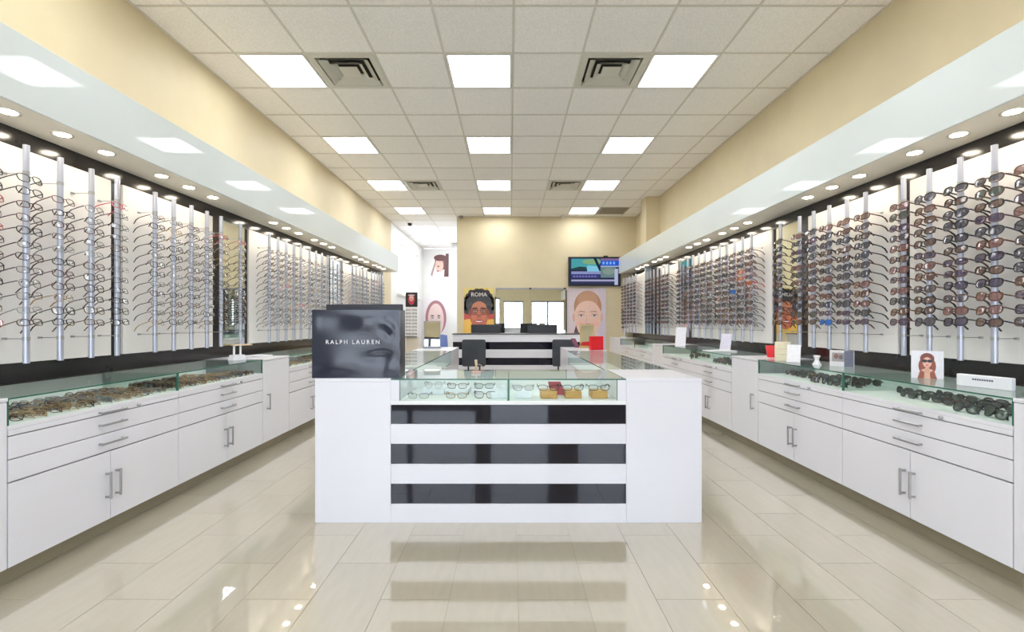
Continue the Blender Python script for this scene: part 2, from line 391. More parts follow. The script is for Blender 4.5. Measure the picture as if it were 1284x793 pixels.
# ------------------------------------------------------------------ wall display panels with rods
ZB0, ZB1, XR = 0.964, 2.155, 2.60
b = MB(); b.cyl(0, 0, ZB0+.004, 2.14, .0150, 12); rod_me = b.mesh('rod', ALU)
b = MB(); b.tube([(0, .012, 0), (0, .118, 0)], .0022, 5); b.cyl(0, .0, -.010, .010, .0165, 10); b.cbox(-.012, .012, .112, .122, -.006, .006, .002); brk_me = b.mesh('bracket', STEEL)
def add_rod(parent, xl):
    r = obj('rod', rod_me, parent, (xl, -.122, 0))
    for z in (1.10, 1.99): obj('bracket', brk_me, r, (0, 0, z))
    return r
def place(sgn, y):     # panel origin on the wall: local x along the run, local -y into the room
    return (sgn*2.722, y, 0), (R(-90) if sgn > 0 else R(90))
PAN = {'B0': (.62, 1.68, []), 'M0': (1.78, 2.12, []),
       'B1': (2.2, 3.187, [2.31, 2.51, 2.70, 2.90, 3.09]), 'B2': (3.283, 4.275, [3.42, 3.61, 3.81, 4.005, 4.2]),
       'M1': (4.42, 4.784, [4.5]), 'B3': (4.863, 5.876, [5.04, 5.23, 5.42, 5.61, 5.80]),
       'B4': (5.935, 7.02, [6.05, 6.25, 6.45, 6.65, 6.85]), 'M2': (7.06, 7.52, [7.15])}
PANR = dict(PAN); PANR['B5'] = (7.594, 8.38, [7.68, 7.87, 8.06, 8.25]); PANR['D6'] = (8.40, 9.0, [8.47, 8.66, 8.85])
PANL = dict(PAN); PANL['B5'] = (7.594, 8.58, [7.69, 7.88, 8.07, 8.26, 8.45]); PANL['B6'] = (8.65, 9.66, [8.75, 8.94, 9.13, 9.32, 9.51])
pname = {'B0': 'the bare panel by the entrance', 'B1': 'the first panel', 'B2': 'the second panel', 'B3': 'the third panel', 'B4': 'the fourth panel', 'B5': 'the fifth panel', 'B6': 'the sixth panel', 'D6': 'the black end panel', 'M0': 'the mirror by the entrance', 'M1': 'the first mirror', 'M2': 'the second mirror'}
for sgn, PP, what in ((-1, PANL, 'eyeglasses'), (1, PANR, 'sunglasses')):
    for key, (y0, y1, poles) in PP.items():
        yc = (y0+y1)/2; hw = (y1-y0)/2; loc, rz = place(sgn, yc)
        if key[0] == 'M':
            t = thing('wall_mirror', 'tall narrow wall mirror between panels of %s, %s' % (what, ['right inside the entrance', 'first beyond two panels', 'second beyond four panels'][int(key[1])]), 'mirror', loc, rz)
            b = MB(); b.box(-hw, hw, .0, .006, ZB0, ZB1); b.build('mirror_glass', MIRROR, t)
            b = MB(); b.box(-hw, hw, .006, .018, ZB0, ZB1); b.build('backing', DARK, t)
        else:
            dk = key == 'D6'
            n = ORD[int(key[1])-1] if key[0] == 'B' and key != 'B0' else ''
            lab = 'white wall panel with rods of %s, %s from the entrance' % (what, n) if n else ('bare white wall panel by the entrance on the %s side' % what if key == 'B0' else 'black wall panel with three rods of sunglasses')
            t = thing('eyewear_wall_display', lab, 'display panel', loc, rz)
            b = MB(); b.cbox(-hw, hw, 0, .018, ZB0, ZB1, .002); b.build('board', DARK if dk else BOARD, t)
        for y in poles:
            add_rod(t, (y-yc)*(1 if sgn < 0 else -1))
# deeper end unit on the sunglass side
t = thing('eyewear_wall_display', 'deep white end panel of sunglasses with a blue grey side', 'display panel', (2.59, 9.735, 0), R(-90))
b = MB(); b.cbox(-.685, .685, 0, .02, ZB0, ZB1, .002); b.build('board', BOARD, t)
b = MB(); b.box(.655, .685, .02, .146, ZB0, 2.25); b.build('side_panel', BOARDEDGE, t)
DEEP = [9.2, 9.45, 9.7, 9.95, 10.2]
for y in DEEP: add_rod(t, -(y-9.735))

# ------------------------------------------------------------------ eyewear
SHAPES = {'rect': dict(w=.0265, h=.0165, e=3.2, flare=.04, up=.0), 'round': dict(w=.0240, h=.0215, e=2.1, flare=.02, up=0.), 'way': dict(w=.0275, h=.0205, e=2.8, flare=.10, up=.0025), 'cat': dict(w=.0275, h=.0190, e=2.5, flare=.08, up=.006), 'avi': dict(w=.0280, h=.0230, e=2.4, flare=.14, up=.0)}
def outline(sh, side, n=18, scale=1.0):
    s = SHAPES[sh]; pts = []
    cx = side*(.0085+s['w'])
    for k in range(n):
        a = 2*math.pi*k/n; ca, sa = math.cos(a), math.sin(a)
        x = math.copysign(abs(ca)**(2/s['e']), ca)*s['w']*scale*(1+s['flare']*sa)
        z = math.copysign(abs(sa)**(2/s['e']), sa)*s['h']*scale
        z += s['up']*max(0, side*ca)*max(0, sa)
        X = cx+x
        pts.append((X, 2.3*X*X, z))
    return pts
def frame_mb(sh, r):
    b = MB(); s = SHAPES[sh]
    for side in (-1, 1): b.tube(outline(sh, side), r, 4, 0, closed=True, flat=(0, 1, 0))
    b.tube([(-.0105, 0, .006), (-.004, -.001, .0085), (.004, -.001, .0085), (.0105, 0, .006)], r*1.1, 4)
    xo = .0085+2*s['w']*1.02
    for side in (-1, 1):
        b.tube([(side*(xo-.001), .0095, s['h']*.5), (side*(xo+.004), .012, s['h']*.5)], r*1.2, 4)
    return b
def temple_pts(sh, side, folded=False):
    s = SHAPES[sh]; xo = .0085+2*s['w']*1.02+.004; z = s['h']*.5
    if folded:
        y = .016 if side < 0 else .021
        return [(side*xo, .011, z), (side*(xo-.002), y, z), (side*(xo-.085), y+.002, z-.002), (side*(xo-.112), y+.003, z-.012), (side*(xo-.128), y+.003, z-.026)]
    return [(side*xo, .011, z), (side*(xo+.001), .045, z), (side*(xo+.0005), .085, z-.001), (side*(xo-.002), .112, z-.009), (side*(xo-.005), .136, z-.028)]
def temple_mb(sh, side, r, folded=False):
    b = MB(); b.tube(temple_pts(sh, side, folded), [max(r, .0021)*q for q in (1.2, 1.2, 1.25, 1.45, 1.25)], 4); return b
def lens_mb(sh, side):
    b = MB(); o = outline(sh, side, 18, .97); n = len(o)
    c = [sum(p[i] for p in o)/n for i in range(3)]
    vs = [(x, y-.0008, z) for x, y, z in o]+[(x, y+.0008, z) for x, y, z in o]+[(c[0], c[1]-.0028, c[2]), (c[0], c[1]-.0012, c[2])]
    b.add(vs, [(k, (k+1) % n, 2*n) for k in range(n)]+[(n+(k+1) % n, n+k, 2*n+1) for k in range(n)], 0, True)
    return b
FR = {'black': mat('frame_black', (26, 24, 26), .25, noise=.05, nscale=200), 'tortoise': mat('frame_tortoise', (92, 56, 34), .25, noise=.55, nscale=160), 'brown': mat('frame_brown', (84, 54, 44), .3, noise=.1, nscale=150),
      'burgundy': mat('frame_burgundy', (88, 46, 54), .3, noise=.08, nscale=150), 'silver': mat('frame_silver', (150, 150, 156), .3, metal=.8, noise=.05), 'gold': mat('frame_gold', (176, 138, 84), .3, metal=.7, noise=.05),
      'gunmetal': mat('frame_gunmetal', (66, 66, 76), .35, metal=.6, noise=.05), 'blue': mat('frame_blue', (50, 74, 128), .3, noise=.06), 'red': mat('frame_red', (198, 44, 58), .3, noise=.05), 'beige': mat('frame_beige', (190, 156, 116), .35, noise=.2, nscale=150)}
def lensm(name, rgb, a): return mat('lens_'+name, rgb, .05, noise=.04, nscale=40, alpha=a, spec=.6)
LE = {'grey': lensm('grey', (80, 76, 84), .60), 'brown': lensm('brown', (112, 82, 66), .60), 'green': lensm('green', (74, 84, 74), .60), 'violet': lensm('violet', (82, 70, 94), .62), 'rose': lensm('rose', (136, 94, 88), .60), 'amber': lensm('amber', (170, 116, 52), .8), 'blue mirror': lensm('blue_mirror', (44, 106, 190), .92), 'clear': glass('lens_clear', (.96, .965, .965), 1.4)}
_mc = {}
def cached(key, fn):
    if key not in _mc: _mc[key] = fn()
    return _mc[key]
THICK = {'sun': .0031, 'wire': .0013, 'plastic': .0021, 'thick': .0027}
def eyewear_parts(name, sh, fr, le, th, M4, label, group, cat, folded=False):
    r = THICK[th]
    root = obj(name, cached(('f', sh, fr, th), lambda: frame_mb(sh, r).mesh('frame', FR[fr])))
    root.matrix_world = M4
    tag(root, label, cat, group)
    for s in (-1, 1):
        obj('lens', cached(('l', sh, le, s), lambda: lens_mb(sh, s).mesh('lens', LE[le])), root)
        obj('temple', cached(('t', sh, fr, th, s, folded), lambda: temple_mb(sh, s, r, folded).mesh('temple', FR[fr])), root)
    return root
def whole_mb(sh, th, folded):
    r = THICK[th]; b = frame_mb(sh, r)
    for s in (-1, 1):
        t = temple_mb(sh, s, r, folded); b.add(t.v, t.f, 0)
        l = lens_mb(sh, s); b.add(l.v, l.f, 1)
    return b
def eyewear_single(name, sh, fr, le, th, M4, label, group, cat, folded=False):
    o = obj(name, cached(('w', sh, fr, le, th, folded), lambda: whole_mb(sh, th, folded).mesh('eyewear', [FR[fr], LE[le]])))
    o.matrix_world = M4; return tag(o, label, cat, group)
SUNV = [('way','black','grey'),('way','tortoise','brown'),('avi','brown','green'),('cat','burgundy','violet'),('way','brown','rose'),('way','black','violet'),('cat','tortoise','brown'),('way','black','grey'),('rect','brown','violet'),('avi','gunmetal','grey'),('cat','brown','grey'),('way','tortoise','rose'),('cat','black','brown')]
EYEV = [('rect','black','wire'),('rect','black','plastic'),('round','gunmetal','wire'),('way','black','plastic'),('rect','gunmetal','wire'),('cat','burgundy','plastic'),('rect','tortoise','plastic'),('round','gold','wire'),('rect','silver','wire'),('way','brown','plastic'),('rect','black','plastic'),('rect','brown','wire'),('cat','black','plastic'),('rect','black','wire'),('way','black','plastic')]
rng = random.Random(5)
Z0, DZ, NROW = 1.955, .0697, 12
stuffL, stuffR, stuffE = [], [], []
for sgn, PP in ((-1, PANL), (1, PANR)):
    rods = [(k, i, y, XR) for k, (a, c, ps) in PP.items() for i, y in enumerate(ps)]
    if sgn > 0: rods += [('E', i, y, 2.468) for i, y in enumerate(DEEP)]
    for key, i, y, xr in rods:
        theme = rng.randrange(99)
        for row in range(NROW):
            z = Z0-DZ*row+rng.uniform(-.004, .004)
            if key == 'B1' and sgn < 0 and i in (2, 3) and row == 0: continue
            tilt = R(-rng.uniform(9, 15) if sgn > 0 else -rng.uniform(10, 20)); yaw = R(rng.uniform(-3.5, 3.5))
            M4 = Matrix.Translation((sgn*(xr-(.039 if sgn > 0 else .028)), y, z)) @ Euler((tilt, R(rng.uniform(-3, 3)), (R(-90) if sgn > 0 else R(90))+yaw), 'XYZ').to_matrix().to_4x4()
            if sgn > 0:
                M4 = M4 @ Matrix.Scale(1.12, 4)
                sh, fr, le = SUNV[rng.randrange(len(SUNV))]
                if key == 'B3' and i < 3 and 2 < row < 7 and rng.random() < .5: fr, le = rng.choice([('red', 'amber'), ('blue', 'blue mirror'), ('burgundy', 'violet')])
                if key == 'B2' and i == 2 and row == 11: fr, le = 'blue', 'blue mirror'
                th = 'sun'
            else:
                sh, fr, th = EYEV[rng.randrange(len(EYEV))]; le = 'clear'; M4 = M4 @ Matrix.Scale(1.06, 4)
                if rng.random() < .025: fr = 'red'
            if key in ('B5', 'B6', 'D6', 'E'):
                (stuffE if key == 'E' else stuffR if sgn > 0 else stuffL).append((sh, fr, le, th, M4)); continue
            where = '%s rod of %s' % (ORD[i], pname[key]) if key[0] == 'B' else 'on the rod at %s' % pname[key]
            if sgn > 0: lab = '%s sunglasses with %s lenses, %s from top, %s' % (fr, le, ORD[row], where)
            else: lab = '%s %s eyeglasses, %s from top, %s' % (fr, 'wire' if th == 'wire' else 'framed', ORD[row], where)
            args = (sh, fr, le, th, M4, lab, 'sunglasses on wall rods' if sgn > 0 else 'eyeglasses on wall rods', 'sunglasses' if sgn > 0 else 'eyeglasses')
            if y < 5.9: eyewear_parts('sunglasses' if sgn > 0 else 'eyeglasses', *args)
            else: eyewear_single('sunglasses' if sgn > 0 else 'eyeglasses', *args)
def join_stuff(name, items, label, cat):
    mats, idx, B = [], {}, MB()
    base = {}
    for sh, fr, le, th, M4 in items:
        if (sh, th) not in base: base[(sh, th)] = whole_mb(sh, th, False)
        w_ = base[(sh, th)]
        for m in (FR[fr], LE[le]):
            if m.name not in idx: idx[m.name] = len(mats); mats.append(m)
        o = len(B.v); B.v += [tuple(M4 @ Vector(v)) for v in w_.v]
        for f, mi in zip(w_.f, w_.m):
            B.f.append(tuple(q+o for q in f)); B.m.append(idx[(FR[fr], LE[le])[mi].name])
    me = bpy.data.meshes.new(name); me.from_pydata(B.v, [], B.f)
    for m in mats: me.materials.append(m)
    me.polygons.foreach_set('material_index', B.m); me.update()
    return tag(obj(name, me), label, cat, kind='stuff')
join_stuff('eyeglasses_rows', stuffL, 'far rows of small eyeglasses on the last two white panels', 'eyeglasses')
join_stuff('sunglasses_rows', stuffR, 'far rows of small sunglasses between the second mirror and the deep end panel', 'sunglasses')
join_stuff('sunglasses_rows', stuffE, 'rows of tiny sunglasses on the deep end panel by the television wall', 'sunglasses')

# ------------------------------------------------------------------ wall cabinets
CT = 0.854
def bar_handle(length, vertical=False):
    b = MB(); h = length/2
    if vertical:
        b.cbox(-.006, .006, -.034, -.024, -h, h, .0025)
        for z in (-h+.012, h-.012): b.cbox(-.005, .005, -.026, 0, z-.006, z+.006, .0015)
    else:
        b.cbox(-h, h, -.030, -.020, -.006, .006, .0025)
        for x in (-h+.012, h-.012): b.cbox(x-.006, x+.006, -.022, 0, -.005, .005, .0015)
    return b.mesh('handle', STEEL)
HH, HV = bar_handle(.17), bar_handle(.15, True)
def make_unit(hw=.53):
    t = thing('display_cabinet', 'x', 'cabinet')
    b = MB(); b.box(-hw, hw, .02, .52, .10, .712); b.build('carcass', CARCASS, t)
    b = MB(); b.box(-hw, hw, .08, .10, 0, .10); b.build('toe_kick', TOE, t)
    b = MB(); b.box(-hw, hw, .004, .52, .712, .73); b.build('case_deck', CASEIN, t)
    b = MB(); b.cbox(-hw, hw, .0, .0038, .7122, .7305, .0008); b.build('deck_edge', LAMINATE, t)
    b = MB(); b.box(-hw, hw, .508, .52, .73, .846); b.build('case_back', CASEIN, t)
    for z0, z1, hz in ((.686, .7115, .699), (.582, .681, .632), (.481, .577, .530)):
        b = MB(); b.cbox(-hw+.002, hw-.002, 0, .02, z0, z1, .0012); d = b.build('drawer', LAMINATE, t)
        obj('handle', HH, d, (0, 0, hz))
        if z1 > .7:
            b = MB(); b.tube([(.19, 0, .699), (.19, -.012, .699)], .009, 12); b.build('lock', STEEL, d)
    for sx in (-1, 1):
        x0, x1 = (-hw+.002, -.002) if sx < 0 else (.002, hw-.002)
        b = MB(); b.cbox(x0, x1, 0, .02, .102, .474, .0012); d = b.build('door', LAMINATE, t)
        obj('handle', HV, d, (sx*.032, 0, .295))
    b = MB(); b.box(-hw+.004, hw-.004, .004, .010, .731, .846); b.build('front_glass', GLASS, t)
    b = MB(); b.box(-hw, hw, .0, .525, .846, CT); g = b.build('glass_top', GLASS, t)
    b = MB(); b.box(-hw, hw, -.0012, -.0002, .8465, CT-.0005); b.build('glass_edge', GEDGE, g)
    for sx in (-1, 1):
        b = MB(); b.box(sx*(hw-.002)-.002, sx*(hw-.002)+.002, .012, .506, .732, .845); gs = b.build('side_glass', GLASS, t)
        b = MB(); b.box(sx*(hw-.003)-.003, sx*(hw-.003)+.003, .002, .0125, .731, .846); b.build('glass_edge', GEDGE, gs)
    return t
def make_pillar(hs, hw=.25):
    t = thing('narrow_cabinet', 'x', 'cabinet')
    b = MB(); b.box(-hw, hw, .02, .52, .10, .84); b.build('carcass', LAMINATE, t)
    b = MB(); b.box(-hw, hw, .08, .10, 0, .10); b.build('toe_kick', TOE, t)
    b = MB(); b.cbox(-hw, hw, -.002, .525, .838, CT, .002); b.build('counter_top', LAMINATE, t)
    b = MB(); b.cbox(-hw+.003, hw-.003, 0, .02, .102, .835, .0015); d = b.build('door', LAMINATE, t)
    obj('handle', HV, d, (hs*(hw-.075), 0, .465))
    return t
U0 = None; XFACE = 2.215
for sgn, side, tagw in ((-1, 'eyeglass', 'folded eyeglasses'), (1, 'sunglass', 'sunglasses')):
    rz = R(-90) if sgn > 0 else R(90)
    pil = None
    for i, y in enumerate((1.03, 2.59, 3.65, 5.21, 6.27, 7.83, 8.89)):
        lab = 'white glass topped cabinet on the %s side, %s' % (side, 'right inside the entrance' if i == 0 else ORD[i-1]+' past the entrance cupboard')
        if U0 is None: U0 = make_unit(); o = U0; o.location = (sgn*XFACE, y, 0); o.rotation_euler = (0, 0, rz); o['label'] = lab
        else: copy_thing(U0, (sgn*XFACE, y, 0), rz, lab)
    for i, y in enumerate((1.81, 4.43, 7.05, 9.67)):
        lab = 'narrow white cupboard between glass cases on the %s side, %s from entrance' % (side, ORD[i])
        if pil is None:
            pil = make_pillar(sgn); pil.location = (sgn*XFACE, y, 0); pil.rotation_euler = (0, 0, rz); pil['label'] = lab
        else: copy_thing(pil, (sgn*XFACE, y, 0), rz, lab)
t = make_pillar(1, .262); t.location = (XFACE, 10.184, 0); t.rotation_euler = (0, 0, R(-90)); t['label'] = 'white end cupboard in the corner by the television wall'

# eyewear lying in the wall cases
DECK = .73
def rest(sh, th, folded, E):
    w_ = cached(('wm', sh, th, folded), lambda: whole_mb(sh, th, folded).v)
    m3 = E.to_matrix(); return -min((m3 @ Vector(v)).z for v in w_)
def in_case(sgn, yy, dep, sh, fr, le, th, face_run, label, group, cat, name, single=False):
    rz = (R(-90) if sgn > 0 else R(90))
    if face_run: rz = R(rng.uniform(-38, 38))
    else: rz += R(rng.uniform(-14, 14))
    E = Euler((R(rng.uniform(-24, -8)), 0, rz), 'XYZ')
    M4 = Matrix.Translation((sgn*(XFACE+dep), yy, DECK+rest(sh, th, True, E)+.0004)) @ E.to_matrix().to_4x4()
    if face_run: M4 = M4 @ Matrix.Scale(.8, 4); M4.translation.z = DECK+.8*rest(sh, th, True, E)+.0004
    (eyewear_single if single else eyewear_parts)(name, sh, fr, le, th, M4, label, group, cat, True)
EYEC = [('rect','beige','thick'),('rect','tortoise','thick'),('way','beige','thick'),('round','gold','plastic'),('rect','silver','thick'),('way','tortoise','thick'),('rect','burgundy','thick'),('way','gunmetal','thick'),('rect','gold','plastic'),('rect','silver','thick'),('way','beige','thick')]
for u, (yc, nn, dens) in enumerate(((2.59, 20, 1), (3.65, 20, 1), (5.21, 12, 1), (6.27, 10, .8))):
    for d in (.088, .185, .285, .39):
        for k in range(nn):
            if rng.random() > dens: continue
            yy = yc-.47+.94*(k+.5)/nn+rng.uniform(-.006, .006)
            if u == 1 and d > .3 and k > 13: continue
            sh, fr, th = EYEC[rng.randrange(len(EYEC))]
            in_case(-1, yy, d+rng.uniform(-.008, .008), sh, fr, 'clear', th, True, 'folded %s %s eyeglasses, %s in the %s row of the %s eyeglass case' % (fr, 'framed', ORD[k], {.088: 'front', .185: 'second', .285: 'third', .39: 'rear'}[d], ORD[u]), 'folded eyeglasses in case %d' % (u+1), 'eyeglasses', 'folded_eyeglasses', True)
SUNC = [('way','black','green'),('way','tortoise','green'),('avi','gunmetal','green'),('cat','black','grey'),('rect','black','green'),('way','brown','grey')]
for u, (yc, spec) in enumerate(((2.59, ((.085, 2), (.19, 5), (.29, 6), (.39, 4))), (3.65, ((.10, 3), (.2, 6), (.30, 5), (.4, 3))), (5.21, ((.1, 4), (.22, 5), (.34, 5))), (6.27, ((.12, 2), (.3, 3))))):
    for d, nn in spec:
        for k in range(nn):
            yy = yc-.45+.152*(k+.5)+rng.uniform(-.012, .012)+(.1 if d > .25 else 0)
            if u == 0 and d > .25: yy += .05
            if abs(yy-yc) > .44: continue
            sh, fr, le = SUNC[rng.randrange(len(SUNC))]
            in_case(1, yy, d, sh, fr, le, 'sun', False, '%s sunglasses with %s lenses, %s in row %s of the %s sunglass case' % (fr, le, ORD[k], ('one', 'two', 'three', 'four')[[q[0] for q in spec].index(d)], ORD[u]), 'sunglasses lying in case %d' % (u+1), 'sunglasses', 'folded_sunglasses', u > 1)

# ------------------------------------------------------------------ centre island
IY = 2.767
def corner(name, x0, x1, y0, y1, label):
    t = thing(name, label, 'counter', ((x0+x1)/2, y0, 0)); h = (x1-x0)/2; d = y1-y0
    b = MB(); b.cbox(-h, h, .0, d, 0, CT-.02, .0015); b.build('body', LAMINATE, t)
    b = MB(); b.cbox(-h, h, .0, d, CT-.0195, CT, .0015); b.build('counter_top', LAMINATE, t)
    return t
XL0, XL1, XR0, XR1 = -1.157, -.708, .685, 1.133
corner('island_corner_counter', XL0, XL1-.001, IY, 3.3, 'white square counter block under the navy display box')
corner('island_corner_counter', XR0+.001, XR1, IY, 3.3, 'white square counter block with an empty top, beside the striped case')
t = thing('island_display_counter', 'white counter with three black glass stripes and a glass case on top', 'counter', ((XL1+XR0)/2, IY, 0))
h = (XR0-XL1)/2
b = MB(); b.box(-h, h, .012, .50, 0, .69); b.build('carcass', LAMINATE, t)
zs = [0, .1135, .2315, .3495, .468, .586, .699]
for k in range(6):
    if k % 2 == 0:
        b = MB(); b.cbox(-h, h, 0, .012, zs[k], zs[k+1]-.0008, .0008); b.build('white_stripe', LAMINATE, t)
    else:
        b = MB(); b.cbox(-h+.002, h-.002, .003, .012, zs[k], zs[k+1]-.0008, .0008); b.build('black_stripe', BLACKGL, t)
b = MB(); b.box(-h, h, .0, .52, .6995, .722); b.build('case_deck', CASEIN, t)
for sx in (-1, 1):
    b = MB(); b.box(sx*(h-.025)-.025, sx*(h-.025)+.025, 0.002, .52, .722, .845); b.build('case_cheek', LAMINATE, t)
b = MB(); b.box(-h+.05, h-.05, .505, .52, .722, .845); b.build('case_back', CASEIN, t)
for sx in (-1, 1):
    a, c = (-h+.05, -.003) if sx < 0 else (.003, h-.05)
    b = MB(); b.box(a, c, .004, .010, .7225, .845); g = b.build('front_glass', GLASS, t)
    b = MB()
    for xx in (a, c): b.box(xx-.003, xx+.003, .0035, .0105, .7225, .845)
    b.build('glass_edge', GEDGE, g)
b = MB(); b.box(-.003, .003, .011, .5, .7225, .845); g = b.build('divider_glass', GLASS, t)
b = MB(); b.box(-h, h, .0, .532, .846, CT); g = b.build('glass_top', GLASS, t)
b = MB(); b.box(-h, h, -.0015, -.0003, .8465, CT-.0005); b.build('glass_edge', GEDGE, g)
# side runs of the island
for sgn, x0, x1, lab in ((-1, XL0, -.69, 'long glass topped island case with white sides beside the eyeglass aisle'), (1, .667, XR1, 'long glass topped island case with white sides beside the sunglass aisle')):
    y0, y1 = 3.302, 5.45
    t = thing('island_side_case', lab, 'counter', ((x0+x1)/2, y0, 0)); h = (x1-x0)/2; d = y1-y0
    b = MB(); b.box(-h, h, 0, d, 0, .70); b.build('body', LAMINATE, t)
    b = MB(); b.box(-h+.008, h-.008, .002, d-.002, .70, .715); b.build('case_deck', CASEIN, t)
    for sx in (-1, 1):
        b = MB(); b.box(sx*(h-.004)-.003, sx*(h-.004)+.003, 0, d, .7005, .845); b.build('side_glass', GLASS, t)
    b = MB(); b.box(-h, h, 0, d, .846, CT); g = b.build('glass_top', GLASS, t)
    b = MB(); b.box(sgn*-1*(h+.0008)-.0005, sgn*-1*(h+.0008)+.0005, 0, d, .8465, CT-.0005); b.build('glass_edge', GEDGE, g)
corner('island_end_counter', XL0, -.69, 5.452, 6.25, 'white counter block at the rear of the island below the grey mirror')
corner('island_end_counter', .667, XR1, 5.452, 6.25, 'white counter block at the rear of the island below the brass mirror')
# frames shown inside the front case
def stand_open(x, y, z, sh, fr, th, label, le='clear', rz=0):
    E = Euler((R(3), 0, rz), 'XYZ')
    M4 = Matrix.Translation((x, y, z+rest(sh, th, False, E)+.0004)) @ E.to_matrix().to_4x4()
    eyewear_parts('eyeglasses', sh, fr, le, th, M4, label, 'eyeglasses in the island case', 'eyeglasses')
FZ = .7225
for x, y, sh, fr, th, lab in ((-.56, 2.84, 'rect', 'gunmetal', 'wire', 'dark wire eyeglasses by the end of the island case'), (-.33, 2.85, 'rect', 'gold', 'plastic', 'gold framed eyeglasses in front row of the island case'), (-.155, 2.85, 'way', 'tortoise', 'plastic', 'tortoise eyeglasses in front row of the island case'), (-.345, 3.03, 'rect', 'brown', 'plastic', 'brown framed eyeglasses in back row of the island case'), (-.17, 3.03, 'rect', 'black', 'plastic', 'black framed eyeglasses in back row of the island case'), (-.50, 3.04, 'round', 'silver', 'wire', 'round silver eyeglasses at the back of the island case')):
    if y > 3.0:
        b = MB(); b.cbox(x-.075, x+.075, y-.03, y+.15, FZ, FZ+.034, .003)
        tag(b.build('display_riser', WHITEC), 'low white riser under ' + lab.split(' in ')[0].split(' at ')[0] + ' in the island case', 'riser', 'risers in the island case')
        stand_open(x, y, FZ+.034, sh, fr, th, lab)
    else: stand_open(x, y, FZ, sh, fr, th, lab)
for x, fr, m, lab, lb in ((.08, 'silver', WHITEC, 'silver eyeglasses on a pale block in the island case', 'pale display block in the island case'), (.235, 'tortoise', TAN, 'tortoise eyeglasses on the tan block beside the pink card', 'tan display block beside the pink card'), (.385, 'gunmetal', TAN, 'dark grey eyeglasses on the middle tan block', 'tan display block in the middle of three'), (.545, 'black', TAN, 'black eyeglasses on the tan block at the case end', 'tan display block at the case end')):
    b = MB(); b.cbox(x-.05, x+.05, 2.845, 2.965, FZ, FZ+.046, .004)
    tag(b.build('display_block', m), lb, 'block', 'blocks in the island case')
    stand_open(x, 2.862, FZ+.046, 'rect', fr, 'plastic', lab)
b = MB(); b.prism([(-.04, 0), (.05, -.0), (.02, .085), (-.06, .085)], 0, .004)
tag(b.build('price_card', PINK, loc=(.30, 2.99, FZ+.0005)), 'pink card leaning among the frames in the island case', 'card')
for i, x in enumerate((-.045, -.095)):
    b = MB(); b.cbox(-.022, .022, 0, .05, 0, .05-.012*i, .003); b.prism([(-.018, .05-.012*i), (.018, .05-.012*i), (.012, .075-.012*i), (-.012, .075-.012*i)], .01, .03)
    tag(b.build('ring_stand', WHITEC, loc=(x, 2.85, FZ+.0005)), ('taller' if i == 0 else 'shorter') + ' small white stand in the island case', 'stand')

# ------------------------------------------------------------------ text helper
def text_mesh(body, size, m, name='lettering', spacing=1.0, extrude=.0006):
    c = bpy.data.curves.new(name, 'FONT'); c.body = body; c.size = size; c.align_x = 'CENTER'; c.align_y = 'CENTER'
    c.space_character = spacing; c.extrude = extrude; c.resolution_u = 3; c.offset = size*.012
    o = bpy.data.objects.new(name, c); me = bpy.data.meshes.new_from_object(o)
    bpy.data.objects.remove(o); bpy.data.curves.remove(c); me.materials.clear(); me.materials.append(m); return me

# navy boxes on the island
t = thing('brand_display_box', 'navy film wrapped display box with white lettering on the counter block', 'box', (-.925, 2.80, CT), R(.8))
W, H, D = .262, .409, .15
b = MB(); n1, n2 = 44, 36; vs = []; fs = []
def dent(u, v):
    g = lambda cu, cv, su, sv: math.exp(-((u-cu)**2/su+(v-cv)**2/sv))
    a = .007*g(.85, .70, .010, .012)*math.sin(20*(u-.8)+16*(v-.6)) - .006*g(.62, .80, .03, .012) + .006*g(.75, .30, .03, .006)
    a += -.006*g(.92, .12, .010, .012) + .004*g(.30, .82, .05, .02) - .004*g(.25, .2, .06, .02) + .003*math.sin(9*u+5*v)*g(.9, .5, .05, .2)
    return a*min(1, 10*u, 10*(1-u), 10*v, 10*(1-v))
for j in range(n2+1):
    for i in range(n1+1):
        u, v = i/n1, j/n2; vs.append((-W+2*W*u, dent(u, v), H*v))
for j in range(n2):
    for i in range(n1):
        a = j*(n1+1)+i; fs.append((a, a+1, a+n1+2, a+n1+1))
b.add(vs, fs, 0, True)
b.build('front_film', NAVY, t)
b = MB(); b.box(-W, W, .012, D, 0, H); b.build('box_body', NAVYBOX, t)
b = MB(); b.box(-W, -W+.003, -.001, .012, 0, H); b.box(W-.003, W, -.001, .012, 0, H); b.box(-W, W, -.001, .012, H-.004, H); b.box(-W, W, -.001, .012, 0, .004); b.build('edge_film', NAVY, t)
obj('lettering', text_mesh('RALPH LAUREN', .034, PRINTW, spacing=1.45), t, (-.018, -.0055, .215), (R(90), 0, 0))
t = thing('easel_sign', 'dark upright panel standing behind the navy box', 'display panel', (-.98, 3.14, CT), 0)
b = MB(); b.cbox(-.26, .255, 0, .025, .15, .455, .004); b.build('panel', NAVYBOX, t)
b = MB(); b.cbox(-.12, .12, .0, .12, 0, .012, .003); b.cbox(-.02, .02, .004, .02, .012, .16, .002); b.build('foot', BLACKP, t)

